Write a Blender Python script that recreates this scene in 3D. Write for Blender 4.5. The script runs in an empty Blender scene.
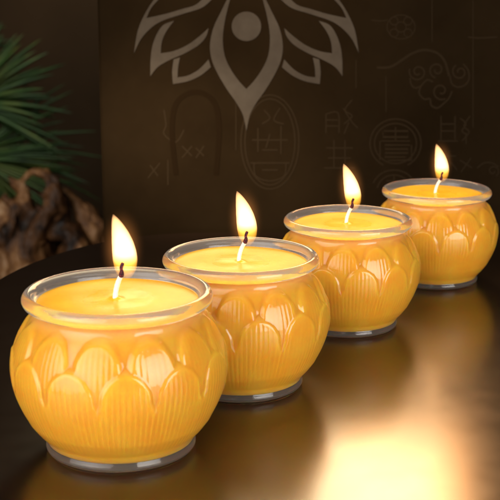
import bpy, bmesh, math, random
import numpy as np
from mathutils import Vector, noise
random.seed(7)
R = math.radians
S = bpy.context.scene
C = S.collection
MM = 0.001

# ------------------------------------------------------------------ helpers
def nt(name):
    m = bpy.data.materials.new(name); m.use_nodes = True
    t = m.node_tree; t.nodes.clear()
    out = t.nodes.new('ShaderNodeOutputMaterial')
    return m, t, out

def principled(name, col, rough=.5, spec=.5, metal=0, **kw):
    m, t, out = nt(name)
    b = t.nodes.new('ShaderNodeBsdfPrincipled')
    b.inputs['Base Color'].default_value = (*col, 1)
    b.inputs['Roughness'].default_value = rough
    b.inputs['Specular IOR Level'].default_value = spec
    b.inputs['Metallic'].default_value = metal
    for k, v in kw.items():
        b.inputs[k.replace('_', ' ')].default_value = v
    t.links.new(b.outputs[0], out.inputs[0])
    return m, t, b

def N(t, kind, **kw):
    n = t.nodes.new(kind)
    for k, v in kw.items(): setattr(n, k, v)
    return n

def ramp(t, fac, stops):
    r = N(t, 'ShaderNodeValToRGB')
    e = r.color_ramp.elements
    while len(e) < len(stops): e.new(.5)
    for i, (p, c) in enumerate(stops):
        e[i].position = p; e[i].color = (*c, 1)
    t.links.new(fac, r.inputs[0])
    return r.outputs[0]

def noise_tex(t, scale, detail=4, coord='Object', stretch=None, rough=.5, dist=0):
    tc = N(t, 'ShaderNodeTexCoord'); n = N(t, 'ShaderNodeTexNoise')
    n.inputs['Scale'].default_value = scale; n.inputs['Detail'].default_value = detail
    n.inputs['Roughness'].default_value = rough; n.inputs['Distortion'].default_value = dist
    if stretch:
        mp = N(t, 'ShaderNodeMapping'); mp.inputs['Scale'].default_value = stretch
        t.links.new(tc.outputs[coord], mp.inputs[0]); t.links.new(mp.outputs[0], n.inputs[0])
    else:
        t.links.new(tc.outputs[coord], n.inputs[0])
    return n.outputs[0]

def bump(t, b, h, strength, dist):
    n = N(t, 'ShaderNodeBump'); n.inputs['Strength'].default_value = strength
    n.inputs['Distance'].default_value = dist
    t.links.new(h, n.inputs['Height']); t.links.new(n.outputs[0], b.inputs['Normal'])

def tag(o, label=None, cat=None, group=None, kind=None):
    if label: o['label'] = label
    if cat: o['category'] = cat
    if group: o['group'] = group
    if kind: o['kind'] = kind
    return o

def mesh_obj(name, verts, faces, mat, parent=None, smooth=True):
    me = bpy.data.meshes.new(name); me.from_pydata([tuple(v) for v in verts], [], faces); me.update()
    if smooth: me.polygons.foreach_set('use_smooth', [True] * len(me.polygons))
    me.materials.append(mat)
    o = bpy.data.objects.new(name, me); C.objects.link(o)
    if parent: o.parent = parent
    return o

def bm_obj(name, bm, mat, parent=None, smooth=True):
    bmesh.ops.recalc_face_normals(bm, faces=bm.faces)
    me = bpy.data.meshes.new(name); bm.to_mesh(me); bm.free()
    if smooth: me.polygons.foreach_set('use_smooth', [True] * len(me.polygons))
    me.materials.append(mat)
    o = bpy.data.objects.new(name, me); C.objects.link(o)
    if parent: o.parent = parent
    return o

def empty(name, loc, rz=0):
    o = bpy.data.objects.new(name, None); C.objects.link(o)
    o.location = loc; o.rotation_euler = (0, 0, rz); o.empty_display_size = .02
    return o

def catmull(pts, n):
    pts = [Vector(p) for p in pts]
    P = [pts[0]] + pts + [pts[-1]]; out = []
    for i in range(1, len(P) - 2):
        for k in range(n):
            t = k / n
            a, b, c, d = P[i-1], P[i], P[i+1], P[i+2]
            out.append(.5 * ((2*b) + (c-a)*t + (2*a-5*b+4*c-d)*t*t + (3*b-a-3*c+d)*t**3))
    out.append(pts[-1]); return out

def lathe_grid(fn, nz, nt_):
    """closed in theta; fn(i) -> array (nt_,3)"""
    V = np.concatenate([fn(i) for i in range(nz)]); F = []
    for i in range(nz - 1):
        a = i * nt_; b = a + nt_
        for j in range(nt_):
            k = (j + 1) % nt_
            F.append((a + j, a + k, b + k, b + j))
    return V, F

# ------------------------------------------------------------------ camera
H = 0.2013; PITCH = 13.82; FPX = 1298.0
cam = bpy.data.cameras.new('Camera'); camo = bpy.data.objects.new('Camera', cam); C.objects.link(camo)
camo.location = (0, 0, H); camo.rotation_euler = (R(90 - PITCH), 0, 0)
cam.sensor_width = 36; cam.lens = FPX * 36 / 500; cam.clip_start = .01; cam.clip_end = 50
cam.dof.use_dof = True; cam.dof.focus_distance = .59; cam.dof.aperture_fstop = cam.lens / 3.0
S.camera = camo

# drawing on the backdrop panel: (u, v) are design units, converted to metres on the panel's face
YB = .89
def panel_xz(u, v, Y=YB):
    p = R(PITCH); a = (250 - v) / FPX
    dy = math.cos(p) + a * math.sin(p); dz = -math.sin(p) + a * math.cos(p)
    t = Y / dy
    return ((u - 250) / FPX * t, H + dz * t)

# ------------------------------------------------------------------ materials
def glass_mat():
    m, t, b = principled('clear_pressed_glass', (1, 1, 1), .11)
    b.inputs['Transmission Weight'].default_value = 1; b.inputs['IOR'].default_value = 1.36
    h = noise_tex(t, 260, 2)
    bump(t, b, h, .12, .0006)
    out = t.nodes['Material Output']
    d = N(t, 'ShaderNodeBsdfDiffuse'); d.inputs[0].default_value = (.9, .88, .86, 1)
    tl = N(t, 'ShaderNodeBsdfTranslucent'); tl.inputs[0].default_value = (.9, .88, .86, 1)
    m1 = N(t, 'ShaderNodeMixShader'); m1.inputs[0].default_value = .5
    t.links.new(d.outputs[0], m1.inputs[1]); t.links.new(tl.outputs[0], m1.inputs[2])
    m2 = N(t, 'ShaderNodeMixShader')
    tc = N(t, 'ShaderNodeTexCoord'); sx = N(t, 'ShaderNodeSeparateXYZ'); t.links.new(tc.outputs['Object'], sx.inputs[0])
    mr = N(t, 'ShaderNodeMapRange'); mr.inputs['From Max'].default_value = .07
    t.links.new(sx.outputs[2], mr.inputs[0])
    fr = ramp(t, mr.outputs[0], [(0, (.075,)*3), (.05, (.06,)*3), (.10, (.02,)*3), (.76, (.02,)*3), (.84, (.115,)*3)])  # milky white at rim and foot stands in for bright surroundings mirrored there
    t.links.new(fr, m2.inputs[0]); t.links.new(m1.outputs[0], m2.inputs[2]); t.links.new(b.outputs[0], m2.inputs[1])
    t.links.new(m2.outputs[0], out.inputs[0])
    return m
GLASS = glass_mat()

def wax_mat():
    m, t, b = principled('amber_butter_wax', (.93, .45, .045), .42, .10)
    b.inputs['Subsurface Weight'].default_value = .75
    b.inputs['Subsurface Radius'].default_value = (1, .40, .06)
    b.inputs['Subsurface Scale'].default_value = .006
    n = noise_tex(t, 90, 3)
    c = ramp(t, n, [(.3, (1, .40, .012)), (.7, (1, .47, .024))])
    t.links.new(c, b.inputs['Base Color'])
    tc = N(t, 'ShaderNodeTexCoord'); mp = N(t, 'ShaderNodeMapping'); mp.inputs['Scale'].default_value = (1, 1, 0)
    t.links.new(tc.outputs['Object'], mp.inputs[0])
    ln = N(t, 'ShaderNodeVectorMath', operation='LENGTH'); t.links.new(mp.outputs[0], ln.inputs[0])
    wob = noise_tex(t, 110, 2); ad = N(t, 'ShaderNodeMath', operation='MULTIPLY_ADD'); t.links.new(wob, ad.inputs[0])
    ad.inputs[1].default_value = .010; t.links.new(ln.outputs['Value'], ad.inputs[2])
    mr = N(t, 'ShaderNodeMapRange'); mr.inputs['From Min'].default_value = .019; mr.inputs['From Max'].default_value = .022
    mr.inputs['To Min'].default_value = .27; mr.inputs['To Max'].default_value = .36
    t.links.new(ad.outputs[0], mr.inputs[0]); t.links.new(mr.outputs[0], b.inputs['Roughness'])
    n2 = noise_tex(t, 320, 3)
    bump(t, b, n2, .15, .0006)
    return m
WAX = wax_mat()

WICK, t, b = principled('white_cotton_wick', (.85, .78, .62), .8)
b.inputs['Subsurface Weight'].default_value = .4; b.inputs['Subsurface Scale'].default_value = .001
CHAR, t, b = principled('charred_wick', (.02, .006, .012), .8, .2)
n = noise_tex(t, 1500, 2)
c = ramp(t, n, [(.5, (0, 0, 0)), (.64, (.45, .03, .01)), (.8, (.12, .04, .35))])
t.links.new(c, b.inputs['Emission Color']); b.inputs['Emission Strength'].default_value = .6

def flame_mat():
    # a body of glowing gas: thin at the edge (orange), deep in the middle (white)
    m, t, out = nt('candle_flame')
    tc = N(t, 'ShaderNodeTexCoord'); sx = N(t, 'ShaderNodeSeparateXYZ'); t.links.new(tc.outputs['Generated'], sx.inputs[0])
    z = sx.outputs[2]
    e = N(t, 'ShaderNodeEmission')
    t.links.new(ramp(t, z, [(0, (1, .45, .10)), (.12, (1, .42, .03)), (.26, (1, .46, .05)), (.40, (1, .52, .22)), (1, (1, .50, .20))]), e.inputs[0])
    st = ramp(t, z, [(0, (.04,)*3), (.12, (.16,)*3), (.25, (.34,)*3), (.42, (1,)*3), (1, (1,)*3)])
    mu = N(t, 'ShaderNodeMath', operation='MULTIPLY'); t.links.new(st, mu.inputs[0]); mu.inputs[1].default_value = 640
    t.links.new(mu.outputs[0], e.inputs[1])
    t.links.new(e.outputs[0], out.inputs['Volume'])
    return m
FLAME = flame_mat()

def halo_mat():
    m, t, out = nt('flame_glow')
    tc = N(t, 'ShaderNodeTexCoord'); mp = N(t, 'ShaderNodeMapping')
    mp.inputs['Location'].default_value = (-1, -1, -1); mp.inputs['Scale'].default_value = (2, 2, 2)
    t.links.new(tc.outputs['Generated'], mp.inputs[0])
    ln = N(t, 'ShaderNodeVectorMath', operation='LENGTH'); t.links.new(mp.outputs[0], ln.inputs[0])
    s = N(t, 'ShaderNodeMapRange'); s.inputs['From Min'].default_value = 1; s.inputs['From Max'].default_value = .35
    t.links.new(ln.outputs['Value'], s.inputs[0])
    pw = N(t, 'ShaderNodeMath', operation='POWER'); t.links.new(s.outputs[0], pw.inputs[0]); pw.inputs[1].default_value = 2.6
    mu = N(t, 'ShaderNodeMath', operation='MULTIPLY'); t.links.new(pw.outputs[0], mu.inputs[0]); mu.inputs[1].default_value = 34
    e = N(t, 'ShaderNodeEmission'); e.inputs[0].default_value = (1, .36, .09, 1)
    t.links.new(mu.outputs[0], e.inputs[1]); t.links.new(e.outputs[0], out.inputs['Volume'])
    return m
HALO = halo_mat()

# ------------------------------------------------------------------ table
def table_mat():
    m, t, b = principled('dark_lacquered_table', (.011, .0055, .003), .22, .95)
    n = noise_tex(t, 60, 5)
    r = ramp(t, n, [(.3, (.205,)*3), (.7, (.235,)*3)]); t.links.new(r, b.inputs['Roughness'])
    n2 = noise_tex(t, 900, 3)
    bump(t, b, n2, .006, .0003)
    return m
TABLE = table_mat()
bm = bmesh.new()
outline = [(.7, .10), (.7, .87), (-.035, .87)]
outline += [(-.035 - .125 * math.sin(a), .87 - .20 * (1 - math.cos(a))) for a in [R(6*k) for k in range(1, 16)]]
outline += [(-.16, .10)]
outline = [(x, y) for x, y in outline]
top = [bm.verts.new((x, y, 0)) for x, y in outline]
bm.faces.new(top)
ex = bmesh.ops.extrude_face_region(bm, geom=bm.faces[:])
for v in ex['geom']:
    if isinstance(v, bmesh.types.BMVert): v.co.z = -.03
bm.normal_update()
te = [e for e in bm.edges if all(abs(v.co.z) < 1e-6 for v in e.verts)]
bmesh.ops.bevel(bm, geom=te, offset=.002, segments=3, affect='EDGES')
tbl = empty('table', (0, 0, 0))
tag(tbl, 'dark brown lacquered tabletop mirroring the row of candles', 'table')
tt = bm_obj('tabletop', bm, TABLE, tbl, smooth=False)
for lx, ly in ((-.12, .16), (.64, .16), (.64, .82)):
    bm = bmesh.new(); bmesh.ops.create_cone(bm, cap_ends=True, segments=24, radius1=.018, radius2=.024, depth=.57)
    o = bm_obj('leg', bm, TABLE, tbl); o.location = (lx, ly, -.03 - .285)

# ------------------------------------------------------------------ room behind
FLOOR, t, b = principled('dark_floor', (.02, .014, .01), .8, .2)
n = noise_tex(t, 6, 5); t.links.new(ramp(t, n, [(.3, (.014, .01, .007)), (.7, (.03, .021, .014))]), b.inputs['Base Color'])
fl = mesh_obj('floor', [(-4, -1, -.6), (4, -1, -.6), (4, 4, -.6), (-4, 4, -.6)], [(0, 1, 2, 3)], FLOOR, smooth=False); tag(fl, kind='structure')
WALL, t, b = principled('dark_wall', (.03, .02, .013), .9, .1)
n = noise_tex(t, 3, 5); t.links.new(ramp(t, n, [(.3, (.022, .016, .010)), (.7, (.04, .028, .018))]), b.inputs['Base Color'])
wl = mesh_obj('back_wall', [(-4, 3.2, -.6), (4, 3.2, -.6), (4, 3.2, 3), (-4, 3.2, 3)], [(0, 1, 2, 3)], WALL, smooth=False); tag(wl, kind='structure')

# ------------------------------------------------------------------ backdrop panel with its printed motifs
def panel_mat():
    m, t, b = principled('brown_backdrop_paper', (.05, .03, .016), .9, 0)
    n = noise_tex(t, 14, 6, rough=.6)
    t.links.new(ramp(t, n, [(.3, (.0060, .0034, .0015)), (.7, (.0095, .0056, .0025))]), b.inputs['Base Color'])
    n2 = noise_tex(t, 700, 2); bump(t, b, n2, .1, .0003)
    return m
PANEL = panel_mat()
INK, t, b = principled('taupe_emblem_ink', (.034, .0265, .0195), .9, 0)
n = noise_tex(t, 45, 6, rough=.7)
t.links.new(ramp(t, n, [(.3, (.027, .0205, .0150)), (.55, (.034, .0265, .0195)), (.75, (.040, .0315, .0235))]), b.inputs['Base Color'])
n2 = noise_tex(t, 700, 2); bump(t, b, n2, .2, .0003)
FAINT, t, b = principled('faint_pattern_ink', (.0122, .0076, .0039), .9, 0)
DIM, t, b = principled('dim_arch_ink', (.0062, .0034, .0015), .9, 0)

pan = empty('backdrop_panel', (0, YB, -.6))
tag(pan, 'dark brown backdrop panel printed with a taupe lotus emblem and faint seal motifs', 'backdrop')
def local(v): return (v[0], v[1] - YB, v[2] + .6)
x0 = panel_xz(104, 250)[0]; ztop = .167
bm = bmesh.new()
bmesh.ops.create_cube(bm, size=1)
for v in bm.verts:
    v.co = Vector(local(((x0 if v.co.x < 0 else .62), YB + (0 if v.co.y < 0 else .012), (-.6 if v.co.z < 0 else ztop))))
bmesh.ops.bevel(bm, geom=bm.edges[:], offset=.0015, segments=2, affect='EDGES')
bm_obj('board', bm, PANEL, pan, smooth=False)

def flat_shape(bm, pts, y0, y1):
    """pts in design units -> thin printed layer with a real thickness"""
    co = [panel_xz(*p) for p in pts]
    co = [c for c in co]
    vs = [bm.verts.new(local((x, y0, min(z, ztop - .0005)))) for x, z in co]
    f = bm.faces.new(vs)
    ex = bmesh.ops.extrude_face_region(bm, geom=[f])
    for v in ex['geom']:
        if isinstance(v, bmesh.types.BMVert): v.co.y += (y1 - y0)

def smooth_poly(pts, n=8):
    """pts: list of (x,y) or (x,y,'c') for a sharp corner; closed"""
    segs = []; cur = []
    P = pts + [pts[0]]
    for p in P:
        cur.append((p[0], p[1], 0))
        if len(p) > 2 and len(cur) > 1: segs.append(cur); cur = [cur[-1]]
    if len(cur) > 1: segs.append(cur)
    out = []
    for s in segs: out += [(v.x, v.y) for v in catmull(s, n)][:-1]
    return out

def T(p, ox=140, oy=0, k=3.571): return tuple([ox + p[0] / k, oy + p[1] / k] + list(p[2:]))
CX = 246.4
def mirror(pts): return [tuple([2 * CX - p[0], p[1]] + list(p[2:])) for p in pts]
centre = [(322, -25, 'c'), (290, 40), (262, 100), (250, 160), (256, 212), (276, 260), (310, 318), (345, 368), (368, 412), (380, 468, 'c'),
          (380, 318, 'c'), (350, 285), (320, 240), (301, 192), (296, 130), (306, 60), (328, -25, 'c')]
second = [(122, 74, 'c'), (85, 88), (62, 118), (45, 162), (38, 212), (37, 272, 'c'), (65, 238), (110, 212), (160, 190), (210, 160), (236, 130), (245, 100, 'c'),
          (215, 127), (170, 160), (120, 182), (74, 190, 'c'), (78, 150), (94, 112)]
third = [(120, 212, 'c'), (143, 205, 'c'), (136, 240), (134, 276, 'c'), (170, 270), (210, 248), (245, 212, 'c'), (253, 240, 'c'), (215, 270), (170, 290), (118, 300, 'c'), (115, 256)]
first = [(158, -6, 'c'), (147, 10), (138, 30), (134, 53, 'c'), (141, 39), (151, 28), (163, 20.5), (184, 13.5), (203, 7), (217, -6, 'c'),
         (207, -6, 'c'), (196, 4.5), (182, 9), (165, 14), (146.5, 18, 'c'), (152, 7), (164, -6, 'c')]
bm = bmesh.new()
yf = YB - .0004
def add_em(pts): flat_shape(bm, smooth_poly(pts), YB - .0001, yf)
for s in (centre, second, third):
    q = [T(p) for p in s]; add_em(q); add_em(mirror(q))
add_em(first); add_em(mirror(first))
flat_shape(bm, [(CX + 14.7 * math.cos(a), 26.3 + 14.7 * math.sin(a)) for a in [R(6 * k) for k in range(60)]], YB - .0001, yf)
bmesh.ops.remove_doubles(bm, verts=bm.verts[:], dist=1e-7)
bm_obj('lotus_emblem', bm, INK, pan, smooth=False)

def ribbon(bm, pts, w, y0, y1, closed=False, sm=True):
    if sm and len(pts) > 2:
        if closed: pts = pts + [pts[0]]
        P = [(v.x, v.y) for v in catmull([(p[0], p[1], 0) for p in pts], 6)]
    else:
        P = list(pts) + ([pts[0]] if closed else [])
    n = len(P); L = []; Rr = []
    for i, p in enumerate(P):
        a = P[max(0, i-1)]; b = P[min(n-1, i+1)]
        dx, dy = b[0]-a[0], b[1]-a[1]; l = math.hypot(dx, dy) or 1
        nx, ny = -dy/l*w/2, dx/l*w/2
        if 0 < i < n-1 and not sm:
            d1 = Vector((p[0]-a[0], p[1]-a[1])).normalized(); d2 = Vector((b[0]-p[0], b[1]-p[1])).normalized()
            c = max(.5, math.sqrt(max(0, (1 + d1.dot(d2)) / 2))); nx /= c; ny /= c
        L.append(panel_xz(p[0]+nx, p[1]+ny)); Rr.append(panel_xz(p[0]-nx, p[1]-ny))
    vl = [bm.verts.new(local((x, y1, z))) for x, z in L]; vr = [bm.verts.new(local((x, y1, z))) for x, z in Rr]
    bl = [bm.verts.new(local((x, y0, z))) for x, z in L]; br = [bm.verts.new(local((x, y0, z))) for x, z in Rr]
    for i in range(n-1):
        bm.faces.new((vl[i], vl[i+1], vr[i+1], vr[i]))
        bm.faces.new((vl[i], bl[i], bl[i+1], vl[i+1])); bm.faces.new((vr[i], vr[i+1], br[i+1], br[i]))
    bm.faces.new((vl[0], vr[0], br[0], bl[0])); bm.faces.new((vl[-1], bl[-1], br[-1], vr[-1]))

_layer = [0]
def motif(name, strokes, w=1.6, mat=None):
    bm = bmesh.new()
    for s in strokes:
        kw = {}; ww = w
        pts = s
        if isinstance(s, tuple): pts, kw = s; ww = kw.pop('w', w)
        _layer[0] += 1
        ribbon(bm, pts, ww, YB + .0001, YB - .00012 - .000004 * (_layer[0] % 25), **kw)
    return bm_obj(name, bm, mat or FAINT, pan, smooth=False)
def circ(cx, cy, rx, ry=None, a0=0, a1=360, n=24):
    ry = ry or rx
    return [(cx + rx * math.cos(R(a0 + (a1 - a0) * k / n)), cy + ry * math.sin(R(a0 + (a1 - a0) * k / n))) for k in range(n + 1)]
def spiral(cx, cy, r0, r1, a0, a1, n=20):
    return [(cx + (r0 + (r1-r0)*k/n) * math.cos(R(a0 + (a1-a0)*k/n)), cy + (r0 + (r1-r0)*k/n) * math.sin(R(a0 + (a1-a0)*k/n))) for k in range(n+1)]
st = dict(sm=False)
# gourd shaped double ring with a square labyrinth seal
motif('gourd_seal', [circ(395.5, 143.5, 25.5, 24.5, 118, 422), circ(395.5, 143.5, 21, 20), circ(394, 190, 22, 20, 200, 340), circ(394, 191, 17, 16, 190, 350),
    ([(383, 131), (408, 131), (408, 137), (383, 137), (383, 131)], dict(st)), ([(381, 141), (410, 141)], dict(st)),
    ([(410, 145), (385, 145), (385, 149), (408, 149), (408, 153), (385, 153), (385, 157), (406, 157)], dict(st)), ([(395.5, 127), (395.5, 141)], dict(st)),
    ([(380, 141), (380, 160)], dict(st)), ([(411.5, 145), (411.5, 160), (388, 160.5)], dict(st)),
    ([(386, 181), (402, 181)], dict(st)), ([(394, 176), (394, 200)], dict(st))], 1.5)
# curling cloud
motif('curling_cloud', [([(377, 67.5), (390, 67), (402, 60), (413, 53), (425, 50), (437, 53), (444, 60), (447, 68), (449, 76)], dict(w=2.6)),
    spiral(418, 72, 2, 9, 40, 560), [(410, 78), (411, 84), (415, 88), (421, 86)], spiral(437, 70, 2, 8, 200, -260),
    spiral(441, 91, 2, 9, 120, -300), [(421, 86), (427, 80), (433, 82)], [(421, 86), (419, 93), (424, 99), (430, 99), (431, 105), (437, 108), (443, 104), (449, 98), (452, 91)],
    spiral(460, 72, 2, 8, 160, 600), [(450, 76), (452, 84), (458, 87), (465, 85), (469, 79), (468, 70), (463, 64)]], 1.9)
# seal script characters, straight frame lines
motif('seal_character', [([(441, 116), (441, 140)], dict(st)), ([(455, 116), (455, 140)], dict(st)), ([(441, 124), (455, 124)], dict(st)), ([(441, 131), (455, 131)], dict(st)),
    ([(438, 141), (458, 141)], dict(st)), [(460, 118), (466, 124), (462, 131), (468, 135)], [(470, 116), (464, 126), (469, 132), (462, 141)], ([(466, 133), (466, 144)], dict(st))], 1.5)
motif('seal_character', [[(326, 114), (326, 133)], [(326, 114), (338, 113), (339, 133)], ([(326, 120), (338, 120)], dict(st)), ([(326, 126), (338, 126)], dict(st)),
    [(352, 100), (345, 110), (352, 116), (344, 124)], [(343, 108), (352, 122), (358, 128)], [(349, 122), (344, 134)]], 1.5)
motif('seal_character', [([(334, 140), (334, 168)], dict(st)), ([(345, 140), (345, 168)], dict(st)), ([(326, 148), (353, 148)], dict(st)), ([(328, 158), (351, 158)], dict(st)), ([(324, 168), (355, 168)], dict(st))], 1.5)
motif('seal_character', [([(442, 156), (456, 156)], dict(st)), ([(449, 150), (449, 172)], dict(st)), [(442, 172), (449, 162), (457, 170)], [(460, 160), (472, 168)], [(471, 158), (461, 172)]], 1.5)
motif('small_curl', [[(477, 168), (484, 163), (492, 163), (499, 167)], spiral(493, 171, 1.5, 6, 0, 420), [(468, 37), (480, 38), (497, 37)]], 1.7)
motif('round_blossom', [circ(401, 27, 14, 12), circ(401, 27, 5), circ(394, 21, 4), circ(408, 21, 4), circ(394, 33, 4), circ(408, 33, 4), [(371, 20), (380, 21), (388, 20)]], 1.2)
motif('frame_line', [([(386, 76), (386, 112)], dict(st)), ([(473, 0), (473, 128)], dict(st)), ([(432, 0), (432, 42)], dict(st)), ([(356, 60), (356, 88)], dict(st)), ([(236, 96), (236, 150)], dict(st))], 1.1)
# arched seal standing behind the second flame, oval seal right of it
motif('oval_seal', [circ(270, 142, 29, 47, 0, 360, 36), circ(270, 142, 25, 43, 0, 360, 36),
    ([(252, 140), (288, 140)], dict(st)), ([(258, 128), (258, 152)], dict(st)), ([(281, 126), (281, 154)], dict(st)), [(264, 110), (270, 118), (262, 124)], [(280, 108), (274, 120), (284, 124)],
    ([(250, 163), (290, 163)], dict(st)), [(254, 163), (256, 176), (270, 181), (284, 176), (286, 163)], ([(262, 150), (278, 150)], dict(st)), [(270, 134), (266, 148)], [(262, 170), (278, 170)]], 1.6)
motif('arched_seal', [([(176, 175), (172, 130), (177, 102), (196, 92), (214, 102), (219, 130), (216, 175)], dict(w=5)),], 5, DIM)
motif('seal_character', [[(164, 110), (166, 125), (164, 134), (176, 142), (184, 130)], [(182, 146), (192, 156)], [(192, 146), (182, 158)], [(196, 148), (204, 156)], [(204, 146), (196, 158)],
    [(150, 165), (158, 176)], [(160, 163), (148, 178)], ([(168, 160), (168, 185)], dict(st))], 1.5)

# ------------------------------------------------------------------ candle
prof = [(0, .9), (26.5, .9), (27.6, .2), (28.8, 0), (29.9, .5), (30.6, 1.3), (30.7, 2.3), (30.3, 3.3), (29.9, 4.0), (30.3, 4.8), (31.6, 6.5), (33.6, 9.4),
        (36.2, 14.6), (38.9, 20), (41.1, 26), (42.2, 32), (42.3, 37), (41.3, 42.5), (39.4, 47.5), (37.0, 51.8), (35.2, 54.4), (34.2, 56.2), (34.0, 57.6),
        (34.7, 58.7), (36.3, 59.3), (37.6, 60.2), (38.3, 61.6), (38.2, 63.0), (37.3, 64.3), (36.0, 64.9), (34.8, 64.5), (33.6, 63.2), (32.6, 61.2), (31.9, 58.8),
        (31.4, 56), (31.2, 53)]
inner = [(33.5, 50), (36.5, 45.5), (38.9, 40), (39.6, 34), (38.8, 27), (36.6, 20.5), (33.6, 14.5), (30.6, 10), (27, 4.6), (20, 3.8), (0, 3.8)]
NP = 12
def relief(th, z):
    """two rows of lotus petals in the outer wall, mm"""
    def row(off, ztip, zmid, wid, h, zbot):
        k = (th - off) / (2 * math.pi / NP); k = (k - np.round(k)) * (2 * math.pi / NP)
        if z >= ztip or z < zbot: return np.zeros_like(th)
        t = max(0, (z - zmid) / (ztip - zmid))
        q = (np.abs(k) / wid) ** 2.0 + t ** 2.0
        dd = (1 - q ** .5) * wid * 41 + max(0, zmid - z) * .42
        e = np.clip(dd / 3.1, 0, 1); e = e * e * (3 - 2 * e)
        edge = np.exp(-((dd - 1.9) / 1.1) ** 2) * (dd > 0)
        ribs = (np.cos(k * 41 * 2 * math.pi / 2.15) * .5) * np.clip((dd - 2.2) / 1.2, 0, 1)
        dish = -np.clip((dd - 2.5) / 5, 0, 1) * .12
        return h * (e + .16 * edge + dish) + ribs * .08 * np.clip((ztip - 2 - z) / 5, 0, 1)
    fade = min(1, max(0, (z - 7.5) / 6))
    off = R(9)
    a = row(off, 45.8, 32.5, R(15.6), 1.75, 7) * fade
    b_ = row(off + R(15), 56.2, 44.2, R(14.6), 1.25, 20)
    # fine ribs all the way down the belly
    low = .06 * np.cos(th * 120) * min(1, max(0, (z - 6.5) / 3)) * min(1, max(0, (40 - z) / 10))
    return np.maximum(a, b_) + low * (.7)

def resample(pr, step):
    out = []
    P = catmull([(p[0], p[1], 0) for p in pr], 10)
    acc = 0; out = [P[0]]
    for a, b in zip(P, P[1:]):
        acc += (b - a).length
        if acc >= step: out.append(b); acc = 0
    if (out[-1] - P[-1]).length > 1e-6: out.append(P[-1])
    return [(v.x, v.y) for v in out]

NT = 600
TH = np.linspace(0, 2 * math.pi, NT, endpoint=False)
def ring(r, z):
    r = np.broadcast_to(r, TH.shape)
    # theta = 0 faces the camera (-Y), growing to the right
    return np.stack([np.sin(TH) * r, -np.cos(TH) * r, np.full_like(TH, z)], 1) * MM

outer = resample(prof, .45); inn = resample([prof[-1]] + inner, 1.2)[1:]
n_out = len(outer)
rings = []
top_i = max(range(n_out), key=lambda i: outer[i][1])
for i, (r, z) in enumerate(outer):
    rel = relief(TH, z) if (7 < z < 55.5 and i < top_i and r > 30) else 0
    rings.append(ring(max(r, .02) + rel, z))
for r, z in inn: rings.append(ring(max(r, .02), z))
GV, GF = lathe_grid(lambda i: rings[i], len(rings), NT)

# wax: fills the bowl, its skin bedded a little into the glass so the two stay in optical contact
wr = []
ZW = 61.0
wp = resample([(0.02, 3.0), (24, 3.0), (27.8, 3.3), (29.2, 4.9), (30.4, 7.0), (32.2, 9.8), (35.2, 15.2), (37.6, 21.2), (39.7, 26.8), (40.8, 32), (40.9, 37), (39.9, 42.2), (38.0, 47),
               (35.6, 51.1), (33.8, 53.6), (32.8, 55.4), (32.5, 57), (32.7, 59), (32.9, 60.6)], .8)
for r, z in wp:
    rel = relief(TH, z) * .8 if 8 < z < 55 else 0
    wr.append(ring(r + rel, z))
for k in range(1, 40):
    r = 32.9 * (1 - k / 39.0)
    mz = ZW + .0 - .45 * math.exp(-((32.9 - r) / 1.1)) + .9 * math.exp(-(r / 2.0) ** 2)
    rr = max(r, .02)
    co = ring(rr, mz)
    co[:, 2] += .00016 * np.sin(TH * 2 + 1.1) * math.sin(r * .25) + .0001 * np.sin(TH * 3 + r * .3) * (r / 32)
    wr.append(co)
WV, WF = lathe_grid(lambda i: wr[i], len(wr), NT)

def tube(pts, rad, seg=14, cap=True):
    V = []; F = []; P = catmull(pts, 6) if len(pts) > 2 else [Vector(p) for p in pts]
    n = len(P); rr = [rad(i / (n - 1)) if callable(rad) else rad for i in range(n)]
    for i, p in enumerate(P):
        d = (P[min(n-1, i+1)] - P[max(0, i-1)]).normalized()
        a = d.cross(Vector((0, 1, 0.01))).normalized(); b = d.cross(a)
        for j in range(seg):
            an = 2 * math.pi * j / seg
            V.append(p + (a * math.cos(an) + b * math.sin(an)) * rr[i])
    for i in range(n-1):
        for j in range(seg):
            k = (j+1) % seg
            F.append((i*seg+j, i*seg+k, (i+1)*seg+k, (i+1)*seg+j))
    if cap: F.append(tuple(range(seg))[::-1]); F.append(tuple((n-1)*seg + j for j in range(seg)))
    return V, F

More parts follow.
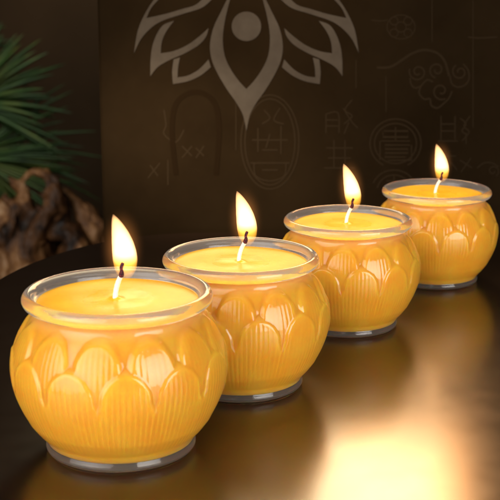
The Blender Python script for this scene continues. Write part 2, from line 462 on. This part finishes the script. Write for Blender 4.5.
def make_candle():
    root = empty('lotus_jar_candle', (0, 0, 0))
    mesh_obj('glass_jar', GV, GF, GLASS, root)
    mesh_obj('wax', WV, WF, WAX, root)
    W = lambda *p: Vector(p) * MM
    w = mesh_obj('wick', *tube([W(-1.2, 0, ZW-1), W(-.6, -.3, ZW+3.5), W(.5, -1.4, ZW+7.2), W(2.0, -3.6, ZW+10.4)], lambda t: (1.05 - .1*t) * MM * (1 + .06 * math.sin(t * 40))), WICK, root)
    V, F = tube([W(1.9, -3.4, ZW+10.1), W(2.3, -4.5, ZW+12), W(2.2, -5.0, ZW+13.8), W(2.9, -5.1, ZW+15.8)], lambda t: (1.0 + .12 * math.sin(t * 9) - .45 * t) * MM, 12)
    ch = mesh_obj('charred_tip', V, F, CHAR, w)
    # flame: teardrop on a bent spine
    prof_f = [(0, .3), (.04, 2.0), (.10, 3.4), (.2, 4.6), (.33, 5.15), (.46, 5.0), (.6, 4.45), (.74, 3.5), (.86, 2.35), (.94, 1.35), (.98, .65), (1, .1)]
    def rf(t):
        for (a, ra), (b, rb) in zip(prof_f, prof_f[1:]):
            if t <= b: return ra + (rb - ra) * (t - a) / (b - a)
        return .06
    V = []; F = []; n = 60; seg = 40
    for i in range(n):
        t = i / (n-1); ts = min(1, max(0, t))
        cx = 3.2 + .7 * math.sin(ts * 2.4) - 4.6 * ts ** 2.2; z = ZW + 7.0 + 28 * t
        r = (rf(max(0, ts-.02)) + rf(ts) + rf(min(1, ts+.02))) / 3
        for j in range(seg):
            an = 2*math.pi*j/seg
            V.append(W(cx + r*.96*math.cos(an), r*math.sin(an), z))
    for i in range(n-1):
        for j in range(seg):
            k = (j+1) % seg; F.append((i*seg+j, i*seg+k, (i+1)*seg+k, (i+1)*seg+j))
    F.append(tuple(range(seg))[::-1]); F.append(tuple((n-1)*seg+j for j in range(seg)))
    f = mesh_obj('flame', V, F, FLAME, root)
    bm = bmesh.new(); bmesh.ops.create_icosphere(bm, subdivisions=4, radius=1)
    for v in bm.verts:
        v.co = W(2.3 + v.co.x * 10, v.co.y * 10, ZW + 21 + v.co.z * 19)
    g = bm_obj('glow', bm, HALO, f)
    return root

def copy_tree(o, parent=None):
    c = o.copy(); C.objects.link(c)
    if parent: c.parent = parent
    for ch in list(o.children): copy_tree(ch, c)
    return c

spots = [  # x, y, size, turn, label
    (-.0518, .4893, .975, 0, 'largest lit amber candle in a lotus glass jar, nearest the camera'),
    (-.0041, .5631, .915, 3, 'lit amber candle in lotus petal glass jar directly behind the nearest one'),
    (.0506, .6550, .865, -2, 'lit amber candle in lotus petal glass jar between the second nearest and the farthest'),
    (.1091, .7449, .83, 2, 'smallest lit amber candle in a lotus glass jar, farthest back beside the gourd seal'),
]
proto = make_candle()
roots = [proto] + [copy_tree(proto) for _ in spots[1:]]
for o, (x, y, s, rz, lab) in zip(roots, spots):
    fl = [c for c in o.children if c.name.startswith('flame')][0]
    k = spots.index((x, y, s, rz, lab)); ang = R((0, -2, -5, -1)[k]); sz = (.95, .97, 1.02, .97)[k]
    fl.rotation_euler = (0, ang, 0); fl.scale = (1, 1, sz)
    pv = Vector((.0026, 0, (ZW + 10) * MM)); q = Vector((pv.x, 0, pv.z * sz))   # leans about the wick
    fl.location = pv - Vector((q.x * math.cos(ang) + q.z * math.sin(ang), 0, -q.x * math.sin(ang) + q.z * math.cos(ang)))
    p0 = Vector((.0023, 0, .0)); ld = bpy.data.lights.new('flame_light', 'POINT'); ld.energy = .0012 * s * s; ld.color = (1, .62, .28); ld.shadow_soft_size = .003
    lo = bpy.data.objects.new('flame_light', ld); C.objects.link(lo); lo.location = (x + .0023 * s, y, (ZW + 21) * MM * s * 1.025)
    o.location = (x, y, 0.0003); o.scale = (s, s, s * 1.025); o.rotation_euler = (0, 0, R(rz))
    tag(o, lab, 'candle', 'lit candles in a row on the table')

# ------------------------------------------------------------------ driftwood root carving, blurred behind the table
def wood_mat():
    m, t, b = principled('weathered_root_wood', (.2, .13, .09), .55, .3)
    n = noise_tex(t, 13, 6, stretch=(1, 1, .5), rough=.65, dist=1.2)
    c = ramp(t, n, [(.34, (.010, .005, .003)), (.45, (.10, .040, .012)), (.55, (.25, .12, .045)), (.64, (.44, .29, .17)), (.72, (.26, .10, .022))])
    t.links.new(c, b.inputs['Base Color'])
    bump(t, b, n, .8, .012)
    return m
WOOD = wood_mat()
def at(u, v, Y):
    x, z = panel_xz(u, v, Y); return Vector((x, Y, z))
YR = 2.1
K = YR / FPX
def build_root():
    bm = bmesh.new()
    def limb(pts, radii):
        P = []
        for (u, v, dy) in pts: P.append(at(u, v, YR + dy * K))
        V, F = tube(P, lambda t: np.interp(t, np.linspace(0, 1, len(radii)), radii) * K, 16)
        vs = [bm.verts.new(v) for v in V]
        for f in F: bm.faces.new([vs[i] for i in f])
    limb([(30, 900, 20), (35, 600, 15), (30, 380, 5), (25, 300, 0), (20, 240, 0), (5, 200, 10)], [75, 55, 45, 42, 34, 14])
    limb([(-30, 320, 0), (0, 285, -20), (35, 275, -32), (70, 285, -30), (100, 300, -20)], [25, 20, 17, 16, 14])
    limb([(60, 330, 0), (82, 290, 0), (98, 262, 0), (94, 228, 0), (78, 205, 4), (60, 188, 6)], [26, 20, 14, 11, 8, 5])
    limb([(55, 290, -10), (70, 262, -22), (76, 246, -26), (68, 232, -22), (50, 234, -18)], [16, 15, 13, 9, 5])
    limb([(10, 280, -10), (28, 244, -24), (44, 214, -28), (54, 186, -26), (40, 172, -20), (22, 180, -16)], [16, 14, 10, 10, 8, 4])
    limb([(34, 250, -10), (30, 214, -14), (22, 190, -12), (8, 176, -8)], [14, 12, 9, 4])
    limb([(52, 226, -10), (60, 206, -18), (50, 192, -28), (36, 196, -30)], [10, 9, 8, 4])
    limb([(-10, 260, -14), (8, 232, -26), (14, 212, -26), (2, 196, -20)], [14, 11, 9, 5])
    limb([(92, 300, 4), (112, 280, 8), (124, 262, 12), (120, 244, 14)], [18, 12, 8, 4])
    me = bpy.data.meshes.new('driftwood_root'); bm.to_mesh(me); bm.free()
    o = bpy.data.objects.new('driftwood_root', me); C.objects.link(o)
    mod = o.modifiers.new('r', 'REMESH'); mod.mode = 'VOXEL'; mod.voxel_size = .0036; mod.use_smooth_shade = True
    dg = bpy.context.evaluated_depsgraph_get()
    me2 = bpy.data.meshes.new_from_object(o.evaluated_get(dg)); o.modifiers.clear(); o.data = me2
    co = np.empty(len(me2.vertices) * 3); me2.vertices.foreach_get('co', co); co = co.reshape(-1, 3)
    no = np.empty(len(me2.vertices) * 3); me2.vertices.foreach_get('normal', no); no = no.reshape(-1, 3)
    for i, c in enumerate(co):
        v = Vector(c)
        d = noise.fractal(Vector((v.x * 17, v.y * 17, v.z * 11)), 1.0, 2.0, 4) * .012
        rid = abs(noise.noise(Vector((v.x * 60 + v.z * 25, v.y * 60, v.z * 18)))) * -.008
        co[i] += no[i] * (d + rid)
    me2.vertices.foreach_set('co', co.ravel()); me2.update()
    me2.polygons.foreach_set('use_smooth', [True] * len(me2.polygons))
    me2.materials.clear(); me2.materials.append(WOOD)
    tag(o, 'gnarled brown driftwood root blurred behind the left end of the table', 'driftwood')
build_root()

# ------------------------------------------------------------------ palm
def leaf_mat():
    m, t, b = principled('palm_leaf', (.05, .1, .03), .45, .4)
    n = noise_tex(t, 9, 3)
    c = ramp(t, n, [(.3, (.012, .03, .010)), (.52, (.045, .10, .025)), (.72, (.16, .19, .04))])
    t.links.new(c, b.inputs['Base Color'])
    return m
LEAF = leaf_mat()
STEM, _, _ = principled('palm_stem', (.06, .07, .02), .5)
POT, _, _ = principled('clay_pot', (.12, .05, .03), .7)
YP = 2.4
palm = empty('palm_plant', (-.5, YP + .1, -.6))
tag(palm, 'green fan palm fronds blurred at the upper left edge', 'palm')
prl = Vector((-.5, YP + .1, -.6))
def frond(u0, v0, dy0, a0, a1, nb, L, w, seed, droop=.15):
    rnd = random.Random(seed)
    base = at(u0, v0, YP + dy0)
    k = YP / FPX
    V = []; F = []
    for i in range(nb):
        a = R(a0 + (a1 - a0) * (i + rnd.uniform(-.3, .3)) / (nb - 1)); l = L * rnd.uniform(.8, 1.1) * k
        dyy = rnd.uniform(-.35, .35); ns = 9; s0 = len(V)
        for j in range(ns + 1):
            t = j / ns
            c = base + Vector((math.cos(a) * l * t, dyy * l * t, math.sin(a) * l * t - droop * l * t * t))
            ww = w * k * (math.sin(math.pi * min(1, .12 + t * .88)) ** .7) * .5 + .0002
            side = Vector((-math.sin(a), 0, math.cos(a)))
            V += [c + side * ww, c + Vector((0, -ww * .55, 0)), c - side * ww, c + Vector((0, ww * .05, 0))]
        for j in range(ns):
            for q in range(4):
                a_, b_ = s0 + j*4 + q, s0 + j*4 + (q+1) % 4
                F.append((a_, b_, b_ + 4, a_ + 4))
    f = mesh_obj('frond', [v - prl for v in V], F, LEAF, palm)
    P = [base, (base + prl) / 2 + Vector((0, 0, .2)), prl + Vector((0, 0, .22))]
    V, F = tube([p - prl for p in P], lambda t: .003 + .003 * t, 8)
    mesh_obj('stem', V, F, STEM, f)
frond(-32, 104, 0, -28, 72, 24, 98, 5.5, 1, .12)
frond(-20, 152, .05, -20, 44, 14, 120, 3.6, 2, .16)
frond(-25, 160, -.05, -62, 18, 26, 92, 3.6, 3, .1)
frond(-60, 60, .1, -50, 60, 20, 90, 5, 4, .2)
frond(10, 180, .12, 0, 130, 16, 75, 3, 5, .1)
V, F = lathe_grid(lambda i: np.array([[math.cos(a)*r, math.sin(a)*r, z] for a in np.linspace(0, 2*math.pi, 40, endpoint=False) for r, z in [[(.005, 0), (.09, 0), (.13, .22), (.14, .22), (.14, .25), (.125, .25), (.12, .2), (.005, .2)][i]]]), 8, 40)
mesh_obj('pot', V, F, POT, palm)

# ------------------------------------------------------------------ light
w = bpy.data.worlds.new('World'); S.world = w; w.use_nodes = True
bg = w.node_tree.nodes['Background']; bg.inputs[0].default_value = (1, .9, .8, 1); bg.inputs[1].default_value = .012

def aim(o, tgt):
    o.rotation_euler = (Vector(tgt) - Vector(o.location)).to_track_quat('-Z', 'Y').to_euler()
def area(name, loc, tgt, sx, sy, e, col, spread=180):
    l = bpy.data.lights.new(name, 'AREA'); l.shape = 'RECTANGLE'; l.size = sx; l.size_y = sy; l.energy = e; l.color = col; l.spread = R(spread)
    o = bpy.data.objects.new(name, l); C.objects.link(o); o.location = loc; aim(o, tgt); return o
def spot(name, loc, tgt, ang, e, col, blend=1, rad=.02):
    l = bpy.data.lights.new(name, 'SPOT'); l.spot_size = R(ang); l.spot_blend = blend; l.energy = e; l.color = col; l.shadow_soft_size = rad
    o = bpy.data.objects.new(name, l); C.objects.link(o); o.location = loc; aim(o, tgt); return o
# softboxes low in front, left and right of the camera
area('softbox_left', (-.85, -.35, .42), (0, .6, .04), 1.6, 1.6, 17, (1, .96, .90), 90)
area('softbox_right', (.60, -.1, .26), (.02, .62, .03), .6, .6, 4.0, (1, .95, .88), 90)
# top softbox
area('softbox_top', (-.05, .50, .80), (0, .62, .03), .9, .6, .35, (1, .95, .88), 90)
# unseen warm area lights added behind the panel for the table's reflected pool
area('mirror_fill', (.025, .96, .275), (.05, .48, 0), .27, .23, .36, (1, .80, .47), 80)
area('amber_fill', (.125, .98, .27), (.10, .50, 0), .10, .24, .20, (1, .40, .11), 80)
# unseen spots added to brighten the panel, root, palm and back wall
spot('backdrop_fill', (.0, .55, .50), (-.005, YB, .10), 28, 13, (1, .74, .44))
spot('low_fill', (-.30, .66, .22), (-.038, YB, .050), 23, 22, (1, .86, .66))
spot('root_fill', (-1.0, 1.2, 1.0), at(45, 190, YR), 19, 13, (1, .72, .42), rad=.1)
spot('palm_fill', (-1.0, 1.7, 1.1), at(0, 105, YP), 36, 19, (1, .97, .80), rad=.1)
spot('wall_fill', (-.5, 2.7, .6), (-.40, 3.2, -.42), 75, 19, (1, .72, .42), rad=.1)

# ------------------------------------------------------------------ render settings
S.render.engine = 'CYCLES'
cy = S.cycles
cy.use_denoising = True
cy.max_bounces = 14; cy.transmission_bounces = 12; cy.transparent_max_bounces = 16; cy.diffuse_bounces = 4; cy.glossy_bounces = 5
cy.caustics_refractive = True; cy.caustics_reflective = False; cy.blur_glossy = .3
cy.sample_clamp_indirect = 4; cy.volume_bounces = 0
S.view_settings.view_transform = 'Standard'; S.view_settings.look = 'None'; S.view_settings.gamma = 1; S.view_settings.exposure = 0
S.view_settings.use_curve_mapping = False
